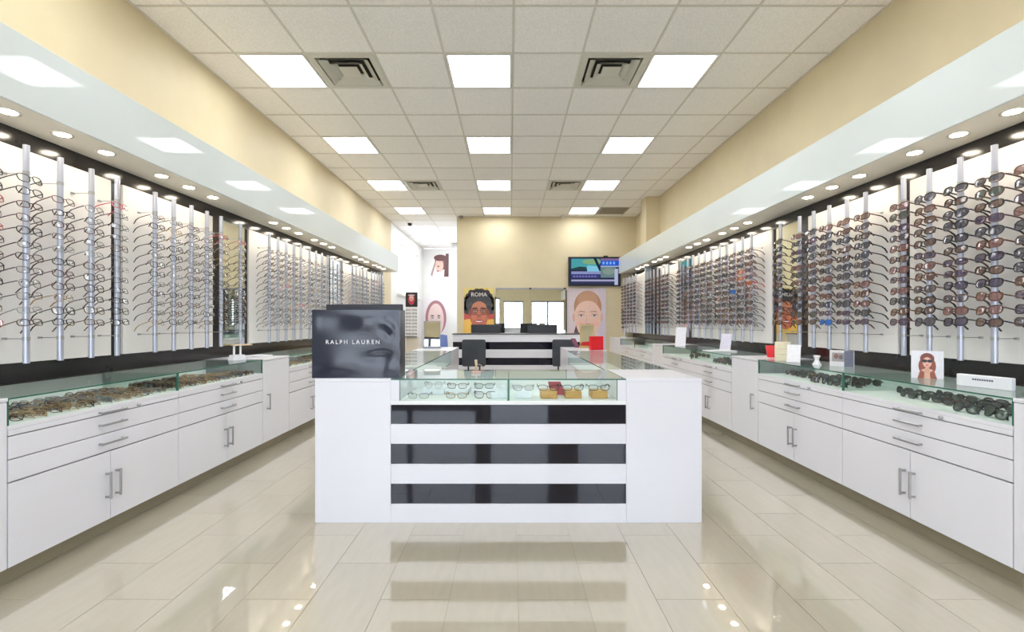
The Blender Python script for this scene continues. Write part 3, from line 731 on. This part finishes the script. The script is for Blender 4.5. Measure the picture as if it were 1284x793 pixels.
# counter mirrors
def counter_mirror(label, loc, rz, wd, ht, frame_m):
    t = thing('counter_mirror', label, 'mirror', loc, rz)
    M = Matrix.Rotation(R(-6), 4, 'X')
    b = MB(); f = .008
    for bx in ((-wd/2, wd/2, 0, .012, .02, .02+f), (-wd/2, wd/2, 0, .012, .02+ht-f, .02+ht), (-wd/2, -wd/2+f, 0, .012, .02+f, .02+ht-f), (wd/2-f, wd/2, 0, .012, .02+f, .02+ht-f)): b.box(*bx, M=M)
    b.build('frame', frame_m, t)
    b = MB(); b.box(-wd/2+f, wd/2-f, .004, .009, .02+f, .02+ht-f, M=M); b.build('mirror_glass', MIRROR, t)
    b = MB(); b.cbox(-wd/2-.01, wd/2+.01, -.03, .10, 0, .018, .003); b.build('base', frame_m, t)
    return t
counter_mirror('small brass framed mirror standing on the island end', (1.0, 6.1, CT), R(-4), .185, .29, GOLD)
counter_mirror('small grey framed mirror on the island end by the hallway', (-1.0, 5.95, CT), R(3), .21, .33, mat('grey_frame', (150, 156, 166), .4, noise=.02))
b = MB(); b.cbox(-.085, .085, 0, .05, 0, .165, .004)
t = b.build('gift_box', REDM, loc=(1.035, 5.56, CT+.0005), rot=(0, 0, R(20))); tag(t, 'red box standing beside the brass mirror', 'box')
b = MB(); b.prism([(-.01, 0), (.05, 0), (-.01, .12), (-.07, .12)], 0, .02)
tag(b.build('spectacle_case', BURG, loc=(.86, 6.12, CT+.0005), rot=(0, 0, R(-8))), 'burgundy leaning case beside the brass mirror', 'case')
t = thing('eyewear_stand', 'little pale wooden eyewear stand on the striped counter glass', 'stand', (-.225, 3.05, CT+.0002))
b = MB(); b.cbox(-.03, .03, -.02, .02, 0, .014, .004); b.build('base', mat('blush_base', (206, 170, 156), .5, noise=.05), t)
b = MB(); b.tube([(0, 0, .013), (.002, 0, .05), (0, -.004, .088)], [.009, .007, .010], 8); b.build('post', PALEW, t)
b = MB(); b.tube([(.004, 0, .062), (.03, -.01, .056), (.05, -.014, .04)], .0022, 5); b.build('arm', PALEW, t)

# ------------------------------------------------------------------ reception desk, monitors, chairs
t = thing('reception_desk', 'white and black striped reception desk with dark top', 'desk', (.09, 7.1, 0))
h = .965; zz = [0, .06, .18, .30, .42, .535, .645, .772, .887, 1.0]
b = MB(); b.box(-h, h, .012, .32, 0, 1.0); b.box(-h, h, .32, .9, .70, .73); b.box(-h, -h+.03, .32, .9, 0, .70); b.box(h-.03, h, .32, .9, 0, .70); b.build('body', LAMINATE, t)
for k in range(9):
    wh = k % 2 == 0
    b = MB(); b.cbox(-h, h, 0 if wh else .004, .012, zz[k], zz[k+1]-.001, .0008); b.build('white_stripe' if wh else 'black_stripe', LAMINATE if wh else BLACKGL, t)
b = MB(); b.cbox(-h-.01, h+.01, -.012, .34, 1.0, 1.014, .003); b.build('desk_top', mat('dark_desk_top', (70, 68, 70), .3, noise=.05), t)
for x, lab in ((-.40, 'black computer monitor in front of the yellow poster'), (.52, 'black computer monitor in front of the wall mirror')):
    t = thing('monitor', lab, 'monitor', (x, 7.62, .7305), 0)
    b = MB(); b.cbox(-.24, .24, -.02, .02, .115, .418, .008); b.build('screen_housing', BLACKP, t)
    b = MB(); b.cbox(-.03, .03, -.015, .04, .012, .2, .004); b.build('neck', BLACKP, t)
    b = MB(); b.cbox(-.11, .11, -.09, .09, 0, .012, .004); b.build('foot', BLACKP, t)
def chair(loc, rz, label):
    t = thing('visitor_chair', label, 'chair', loc, rz)
    b = MB(); b.cbox(-.215, .215, -.2, .2, .42, .475, .02); b.build('seat', CHARC, t)
    bm = MB(); n = 8
    poly = []
    for cx, cz, a0 in ((.135, .60, -90), (.135, .915, 0), (-.135, .915, 90), (-.135, .60, 180)):
        for k in range(5):
            a = R(a0+22.5*k); poly.append((cx+.03*math.cos(a), cz+.03*math.sin(a)))
    bm.prism(poly, -.215, -.175); bm.build('backrest', CHARC, t)
    b = MB(); b.tube([(-.08, -.172, .62), (-.08, -.16, .43)], .012, 8); b.tube([(.08, -.172, .62), (.08, -.16, .43)], .012, 8); b.build('back_support', BLACKP, t)
    for sx in (-1, 1):
        for sy in (-1, 1):
            b = MB(); b.tube([(sx*.18, sy*.165, .425), (sx*.205, sy*.19, 0)], .012, 8); b.build('leg', STEEL, t)
chair((-.51, 6.72, 0), 0, 'dark grey visitor chair before the desk below the yellow poster')
chair((.77, 6.72, 0), R(-6), 'dark grey visitor chair before the desk near the brass mirror')

# ------------------------------------------------------------------ flat prints: posters and cards
def ell(cx, cy, rx, ry, n=28, a0=0, a1=360, rot=0):
    out = []
    for k in range(n+(0 if a1-a0 >= 360 else 1)):
        a = R(a0+(a1-a0)*k/n); x, y = rx*math.cos(a), ry*math.sin(a); c, s_ = math.cos(R(rot)), math.sin(R(rot))
        out.append((cx+x*c-y*s_, cy+x*s_+y*c))
    return out
def rect(x0, y0, x1, y1): return [(x0, y0), (x1, y0), (x1, y1), (x0, y1)]
def rng_ring(cx, cy, rx, ry, t, n=24):
    o = ell(cx, cy, rx, ry, n); i = ell(cx, cy, rx-t, ry-t, n)
    return [[o[k], o[(k+1) % n], i[(k+1) % n], i[k]] for k in range(n)]
def pm(rgb, em=0):
    nm = 'ink_%d_%d_%d' % rgb if not em else 'screen_%d_%d_%d' % rgb
    return emit(nm, rgb, em) if em else mat(nm, rgb, .35, noise=.06, nscale=30)
def clip(poly, w, h):
    """Sutherland-Hodgman clip to the sheet"""
    def cut(p, inside, inter):
        out = []
        for i in range(len(p)):
            a, c = p[i-1], p[i]
            if inside(c):
                if not inside(a): out.append(inter(a, c))
                out.append(c)
            elif inside(a): out.append(inter(a, c))
        return out
    def ix(x): return lambda a, c: (x, a[1]+(c[1]-a[1])*(x-a[0])/(c[0]-a[0]))
    def iy(y): return lambda a, c: (a[0]+(c[0]-a[0])*(y-a[1])/(c[1]-a[1]), y)
    for ins, it in ((lambda p: p[0] >= 0, ix(0)), (lambda p: p[0] <= w, ix(w)), (lambda p: p[1] >= 0, iy(0)), (lambda p: p[1] <= h, iy(h))):
        if poly: poly = cut(poly, ins, it)
    return poly
def print_mesh(w, h, layers, em=0, step=.0004):
    """layers: (polygon list in sheet units 0..1, colour); sheet in XZ facing -Y, origin bottom centre"""
    b = MB(); mats = []; idx = {}; off = 0
    for polys, rgb in layers:
        if isinstance(polys[0][0], (int, float)): polys = [polys]
        if rgb not in idx: idx[rgb] = len(mats); mats.append(pm(rgb, em))
        off += step
        for p in polys:
            p = clip([(x*w, y*h) for x, y in p], w, h)
            if len(p) >= 3: b.add([(x-w/2, -off, y) for x, y in p], [tuple(range(len(p)))], idx[rgb])
    me = bpy.data.meshes.new('print'); me.from_pydata(b.v, [], b.f)
    for m in mats: me.materials.append(m)
    me.polygons.foreach_set('material_index', b.m); me.update(); return me
def poster(name, label, cat, loc, rot, w, h, layers, thick=.008, bgm=WHITEC):
    b = MB(); b.box(-w/2, w/2, 0, thick, 0, h)
    o = b.build(name, bgm, loc=loc, rot=rot); tag(o, label, cat)
    obj('print', print_mesh(w, h, layers), o, (0, -.0002, 0))
    return o
SK1, SK1d, HAIR1 = (186, 106, 78), (150, 78, 58), (58, 56, 58)
roma = [(rect(0, 0, 1, 1), (222, 190, 96)), (rect(0, .82, .35, 1), (226, 204, 120)), (rect(.8, .8, 1, 1), (228, 206, 122)),
        (ell(.08, .36, .2, .13), (206, 84, 72)), (ell(.95, .38, .16, .13), (206, 84, 72)),
        ([ell(.5+.40*math.cos(R(a)), .62+.26*math.sin(R(a)), .16, .11) for a in range(-20, 201, 20)], HAIR1), (ell(.5, .64, .44, .26), HAIR1), ([ell(.24+.13*k, .9, .1, .06) for k in range(5)], (52, 46, 50)), ([ell(.12+.1*k, .62+.03*(k % 2), .05, .04) for k in range(9)], (72, 70, 70)),
        (ell(.14, .1, .3, .22), (240, 192, 88)), (ell(.92, .1, .3, .22), (236, 184, 84)),
        (ell(.5, .40, .30, .31), SK1), (ell(.5, .58, .24, .12), (198, 126, 96)), (ell(.5, .26, .25, .16), (200, 112, 84)), (ell(.34, .36, .09, .07), (208, 122, 92)), (ell(.66, .36, .09, .07), (208, 122, 92)),
        (ell(.2, .46, .05, .07), SK1d), (ell(.8, .46, .05, .07), SK1d),
        (ell(.36, .555, .10, .014, rot=4), (60, 38, 32)), (ell(.64, .555, .10, .014, rot=-4), (60, 38, 32)),
        (ell(.365, .485, .10, .04), (142, 78, 60)), (ell(.635, .485, .10, .04), (142, 78, 60)),
        (ell(.37, .485, .05, .018), (214, 190, 176)), (ell(.63, .485, .05, .018), (214, 190, 176)), (ell(.37, .485, .022, .018), (40, 28, 26)), (ell(.63, .485, .022, .018), (40, 28, 26)),
        (rng_ring(.36, .48, .135, .07, .012), (44, 24, 22)), (rng_ring(.64, .48, .135, .07, .012), (44, 24, 22)),
        ([(.46, .5), (.54, .5), (.57, .40), (.43, .40)], (196, 116, 88)), (ell(.5, .39, .075, .026), (168, 90, 68)), (ell(.5, .285, .155, .05, a0=180, a1=360), (176, 74, 74)), (ell(.5, .285, .13, .034, a0=180, a1=360), (248, 238, 234)), (ell(.5, .287, .16, .012), (170, 72, 70))]
p = poster('wall_poster', 'yellow poster of a smiling person with dark hair and glasses', 'poster', (-.70, YB-.014, .93), (0, 0, 0), .67, 1.02, roma)
obj('lettering', text_mesh('ROMA', .125, pm((214, 204, 200)), spacing=1.0), p, (0, -.014, .87), (R(90), 0, 0))
SK2 = (230, 194, 178)
woman = [(rect(0, 0, 1, 1), (218, 202, 206)), (rect(.80, 0, 1, 1), (210, 198, 212)), ([(.1, .02), (.34, .0), (.36, .3), (.24, .42), (.16, .25)], (96, 74, 76)),
         (ell(.53, .70, .355, .255), (186, 136, 106)), (ell(.53, .80, .26, .145), (198, 152, 122)), (ell(.175, .53, .035, .07), (222, 174, 158)), (ell(.885, .53, .035, .07), (222, 174, 158)),
         ([(.36, 0), (.70, 0), (.72, .3), (.34, .3)], (218, 176, 160)), (ell(.53, .58, .335, .215), SK2), ([(.195, .58), (.865, .58), (.85, .44), (.77, .29), (.62, .205), (.44, .205), (.29, .29), (.21, .44)], SK2), (ell(.34, .42, .09, .05), (234, 184, 172)), (ell(.72, .42, .09, .05), (234, 184, 172)),
         ([(.25, .605), (.34, .632), (.47, .62), (.47, .61), (.34, .618)], (164, 124, 104)), ([(.81, .605), (.72, .632), (.59, .62), (.59, .61), (.72, .618)], (164, 124, 104)),
         (ell(.36, .562, .095, .024), (212, 168, 154)), (ell(.70, .562, .095, .024), (212, 168, 154)), (ell(.36, .556, .068, .014), (230, 222, 222)), (ell(.70, .556, .068, .014), (230, 222, 222)), (ell(.36, .557, .03, .0145), (104, 116, 126)), (ell(.70, .557, .03, .0145), (104, 116, 126)), (ell(.36, .569, .072, .005), (112, 86, 80)), (ell(.70, .569, .072, .005), (112, 86, 80)),
         ([(.50, .58), (.515, .58), (.495, .43), (.465, .42)], (220, 180, 164)), (ell(.53, .418, .07, .013), (208, 160, 148)), ([(.41, .335), (.49, .352), (.53, .346), (.57, .352), (.65, .335), (.53, .331)], (196, 110, 106)), ([(.42, .333), (.64, .333), (.58, .305), (.48, .305)], (206, 122, 118)), (rect(.425, .332, .635, .335), (150, 78, 78))]
poster('wall_poster', 'pale poster with a large portrait of a woman below the television', 'poster', (1.70, YB-.014, .56), (0, 0, 0), .87, 1.39, woman)
HB = (104, 62, 60)
upper = [(rect(0, 0, 1, 1), (240, 234, 232)), (ell(.60, .62, .34, .34), (122, 78, 72)), (ell(.5, .5, .22, .3), (226, 188, 172)), ([(.75, 0), (1, 0), (1, 1), (.85, 1), (.8, .6)], HB), (ell(.55, .82, .34, .14), HB), ([(.12, 0), (.3, .55), (.24, .6), (.04, .1)], (170, 140, 134)), (ell(.45, .45, .05, .03), (90, 60, 56)), (ell(.42, .25, .07, .03), (180, 92, 90))]
poster('wall_poster', 'brown haired portrait poster high on the hallway end wall', 'poster', (-2.28, YH-.014, 2.64), (0, 0, 0), .60, .74, upper)
lower = [(rect(0, 0, 1, 1), (240, 232, 236)), (ell(.5, .62, .42, .34), (172, 122, 124)), (ell(.5, .58, .32, .32), (236, 208, 204)), (ell(.36, .66, .07, .014), (120, 90, 90)), (ell(.62, .66, .07, .014), (120, 90, 90)), (ell(.36, .62, .05, .016), (130, 150, 160)), (ell(.62, .62, .05, .016), (130, 150, 160)), (ell(.49, .52, .04, .02), (216, 170, 166)), (ell(.49, .44, .09, .022), (200, 120, 124)), ([(.55, 0), (1, 0), (.95, .28), (.7, .3)], (120, 140, 200)), ([(.0, 0), (.55, 0), (.7, .3), (.3, .3)], (230, 206, 206))]
poster('wall_poster', 'tall pale portrait poster low on the hallway end wall', 'poster', (-2.39, YH-.014, .30), (0, 0, 0), .80, 1.65, lower)

# television
t = thing('television', 'wide flat television showing a blue news programme on the back wall', 'television', (1.864, YB-.10, 1.985))
b = MB(); b.cbox(-.58, .58, 0, .045, 0, .65, .006); b.build('bezel', BLACKP, t)
b = MB(); b.box(-.2, .2, .045, .098, .15, .5); b.build('wall_mount', BLACKP, t)
b = MB(); b.cbox(.2, .3, .0, .03, .651, .675, .004); b.build('sensor', BLACKP, t)
scr = [(rect(0, 0, 1, 1), (38, 44, 66)), (rect(.03, .55, .60, .97), (70, 148, 152)), (ell(.45, .86, .2, .1), (120, 158, 116)), ([(.03, .55), (.35, .55), (.33, .66), (.2, .68), (.03, .6)], (40, 62, 66)), ([(.35, .5), (.62, .5), (.55, .7), (.35, .72)], (120, 182, 206)),
       ([(.48, .97), (.54, .97), (.64, .55), (.6, .5)], (30, 40, 60)), (rect(.62, .72, 1, .9), (34, 84, 190)), (rect(.62, .9, 1, .98), (120, 96, 132)), ([(rect(.66+.07*k, .76, .70+.07*k, .86)) for k in range(4)], (120, 160, 224)), (rect(.62, .66, 1, .71), (150, 160, 190)), (rect(.62, .27, .92, .66), (98, 120, 124)), (ell(.78, .5, .12, .12), (120, 138, 130)),
       (rect(.03, .40, .62, .50), (128, 136, 178)), (rect(.03, .25, .60, .40), (58, 60, 118)), ([(rect(.07+.06*k, .29, .11+.06*k, .34)) for k in range(8)], (118, 112, 160)), (rect(.03, .13, .9, .2), (150, 150, 184)), (rect(.90, .0, .97, .6), (164, 170, 194)), (rect(.03, .04, .9, .11), (52, 54, 78))]
o = obj('screen', print_mesh(1.10, .60, scr, em=.55), t, (0, -.0008, .025))

# wall mirror behind the desk: two sheets with a rail and clips
t = thing('wall_mirror', 'wide two sheet mirror with a grey top rail on the back wall', 'mirror', (.455, YB-.012, .70))
for x0, x1 in ((-.775, -.012), (-.009, .775)):
    b = MB(); b.box(x0, x1, 0, .006, 0, 1.22); b.build('mirror_glass', MIRROR, t)
b = MB(); b.cbox(-.785, .785, -.008, .008, 1.221, 1.25, .003); b.build('top_rail', mat('rail_grey', (150, 152, 166), .35, metal=.5, noise=.03), t)
b = MB(); b.box(.777, .80, -.02, .008, 0, 1.2); b.box(-.80, -.777, -.02, .008, 0, 1.05); b.build('side_channel', BLACKP, t)
for x in (-.012, .76):
    b = MB(); b.cyl(x, 0, 1.225, 1.25, .026, 12); b.tube([(x, -.02, 1.236), (x, 0.0, 1.236)], .022, 12); b.build('clip', BLACKP, t)

# security camera domes
def dome(loc, label, m):
    b = MB(); b.lathe([(.05, 0), (.055, -.012), (.045, -.04), (.02, -.058), (.002, -.062)], 16)
    o = b.build('dome_camera', m, loc=loc); tag(o, label, 'camera')
dome((-2.40, 11.15, CEIL-.0), 'small black dome camera on the hallway ceiling', BLACKP)
dome((1.15, 10.36, CEIL), 'small white dome camera on the ceiling above the television wall', mat('dome_white', (216, 208, 196), .3, noise=.02))
dome((-1.1, 10.38, CEIL), 'small grey dome camera on the ceiling at the hallway corner', mat('dome_grey', (150, 140, 128), .3, noise=.02))

# hallway display tower
t = thing('eyewear_tower', 'white floor tower of small glasses with a black and red header', 'display', (-2.19, 10.35, 0))
b = MB(); b.cbox(-.14, .14, 0, .12, 0, .86, .004); b.build('plinth', DOORM, t)
b = MB(); b.cbox(-.13, .13, 0, .03, .86, 1.52, .003); b.build('board', BOARD, t)
b = MB(); b.cbox(-.13, .13, -.01, .03, 1.525, 1.85, .003); hd = b.build('header', BLACKP, t)
obj('print', print_mesh(.24, .3, [(rect(0, 0, 1, 1), (34, 26, 28)), (ell(.5, .5, .3, .4), (196, 60, 72)), (ell(.5, .62, .2, .24), (222, 176, 164)), (ell(.5, .52, .09, .03), (170, 20, 36)), (rect(.2, .8, .8, .86), (220, 210, 210))]), hd, (0, -.0105, 1.537))
b = MB(); b.cbox(-.13, .13, -.05, .0, .855, .868, .002); b.build('shelf', BLACKP, t)
for cx in (-.068, .068):
    for k in range(8):
        M4 = Matrix.Translation((-2.19+cx, 10.33, .93+k*.075)) @ Matrix.Scale(.86, 4)
        eyewear_single('eyeglasses', 'rect', ['black', 'brown', 'gunmetal'][k % 3], 'clear', 'plastic', M4 @ Matrix.Identity(4), '%s eyeglasses %s from top on the floor tower, column nearer %s' % (['black', 'brown', 'gunmetal'][k % 3], ORD[7-k], 'the eyeglass wall' if cx < 0 else 'the reception desk'), 'eyeglasses on the floor tower', 'eyeglasses', True)

# countertop rack by the television wall
t = thing('eyewear_rack', 'small countertop rack of sunglasses in the corner by the poster', 'rack', (2.45, 10.05, CT+.0002))
b = MB(); b.cyl(0, 0, 0, .015, .07, 20); b.build('base', WHITEC, t)
b = MB(); b.cyl(0, 0, .015, .62, .012, 10); b.build('post', WHITEC, t)
for k in range(5):
    M4 = Matrix.Translation((2.45, 10.02, CT+.22+k*.085))
    eyewear_single('sunglasses', 'way', 'black', 'grey', 'sun', M4, 'black sunglasses %s from top on the countertop rack by the portrait poster' % ORD[4-k], 'sunglasses on the countertop rack', 'sunglasses', True)

# ------------------------------------------------------------------ things on the wall counters
CZ = CT+.0003
def card(name, label, loc, rz, w, h, layers, m=WHITEC, lean=-8, thick=.006, cat='card'):
    return poster(name, label, cat, loc, (R(lean), 0, rz), w, h, layers, thick, m)
girl = [(rect(0, 0, 1, 1), (232, 230, 236)), (ell(.5, .45, .27, .36), (150, 76, 52)), (ell(.5, .72, .22, .2), (128, 68, 54)), (ell(.5, .58, .14, .19), (232, 180, 158)), (ell(.5, .16, .26, .2), (228, 178, 152)), (ell(.5, .3, .08, .12), (224, 168, 142)), (ell(.42, .63, .085, .055), (46, 32, 40)), (ell(.58, .63, .085, .055), (46, 32, 40)), (ell(.5, .48, .05, .018), (190, 80, 80)), ([(.2, 0), (.4, .0), (.42, .22), (.3, .3)], (160, 84, 56)), ([(.8, 0), (.6, 0), (.58, .22), (.7, .3)], (160, 84, 56))]
card('photo_card', 'white photo card of a red haired woman in sunglasses on glass', (2.47, 2.77, CZ), R(-42), .145, .165, girl)
o = MB(); o.cbox(-.115, .115, 0, .03, 0, .062, .003)
sg = tag(o.build('name_block', WHITEC, loc=(2.40, 2.375, CZ), rot=(0, 0, R(-76))), 'long white name block on the glass top by the photo card', 'sign')
obj('print', print_mesh(.22, .056, [([rect(.30+.045*k, .58, .335+.045*k, .74) for k in range(9)], (84, 84, 104))]), sg, (0, -.0003, .003))
grp = [(rect(0, 0, 1, 1), (226, 222, 222)), (rect(.1, .3, .62, .85), (168, 160, 164)), (ell(.28, .62, .1, .16), (150, 110, 100)), (ell(.48, .58, .09, .15), (120, 112, 122)), (rect(.62, 0, 1, 1), (120, 122, 142)), (rect(.0, .0, .62, .28), (236, 234, 238))]
card('photo_block', 'grey photo block standing on the glass beside the white bust', (2.50, 3.53, CZ), R(-48), .15, .12, grp, thick=.03, lean=0)
b = MB(); b.lathe([(.03, 0), (.03, .008), (.02, .02), (.014, .04), (.018, .055), (.024, .068), (.022, .074)], 20)
tag(b.build('bust_stand', WHITEC, loc=(2.40, 3.66, CZ)), 'small white waisted bust stand on the glass top', 'stand')
card('folded_card', 'white leaning card next to the cream card', (2.36, 3.90, CZ), R(-40), .10, .15, [(rect(.02, .02, .98, .98), (240, 238, 242))], lean=-16)
card('folded_card', 'cream leaning card beside the red tub', (2.37, 4.07, CZ), R(-30), .12, .17, [(rect(.02, .02, .98, .98), (222, 214, 186)), (rect(.15, .6, .85, .63), (200, 190, 160)), (rect(.15, .3, .85, .33), (200, 190, 160))], m=CREAM, lean=-18)
b = MB(); b.lathe([(.045, 0), (.058, .11), (.052, .11), (.04, .01)], 20)
tag(b.build('red_tub', REDM, loc=(2.50, 4.46, CZ)), 'red tub on the narrow white cupboard', 'tub')
# acrylic sign holders and papers further along
card('sign_holder', 'tall white sign card leaning on the far glass case', (2.36, 6.50, CZ), R(-35), .14, .27, [(rect(.03, .03, .97, .97), (236, 234, 244))], lean=-14)
card('sign_holder', 'tall pinkish sign card behind the white sign card', (2.42, 6.68, CZ), R(-60), .12, .24, [(rect(.03, .03, .97, .97), (222, 190, 180))], lean=-14)
b = MB()
for k in range(4): b.box(-.15, .15, -.10, .10, .004*k, .004*k+.003, M=Matrix.Rotation(R(3*k-5), 4, 'Z'))
tag(b.build('paper_stack', WHITEC, loc=(2.37, 5.30, CZ), rot=(0, 0, R(8))), 'stack of white papers on the far sunglass case', 'papers')
card('sign_holder', 'white upright card behind the paper stack', (2.52, 5.50, CZ), R(-70), .16, .20, [(rect(.03, .03, .97, .97), (226, 222, 240))], lean=-10)
# eyeglass side
t = thing('acrylic_stand', 'white two post stand with a small shelf on the glass case', 'stand', (-2.42, 4.14, CZ), R(60))
b = MB(); b.prism([(-.06, 0), (.06, 0), (.045, .045), (-.045, .045)], -.04, .04); b.build('base', WHITEC, t)
for x in (-.028, .028):
    b = MB(); b.cbox(x-.007, x+.007, -.007, .007, .045, .125, .002); b.build('post', WHITEC, t)
b = MB(); b.cbox(-.04, .12, -.03, .03, .125, .137, .002); b.build('shelf', PALEW, t)
b = MB()
for k in range(3): b.box(-.11, .11, -.08, .08, .005*k, .005*k+.004, M=Matrix.Rotation(R(5*k-4), 4, 'Z'))
tag(b.build('leaflet_stack', WHITEC, loc=(-2.45, 4.52, CZ), rot=(0, 0, R(70))), 'white leaflets on the narrow cupboard beside the stand', 'papers')
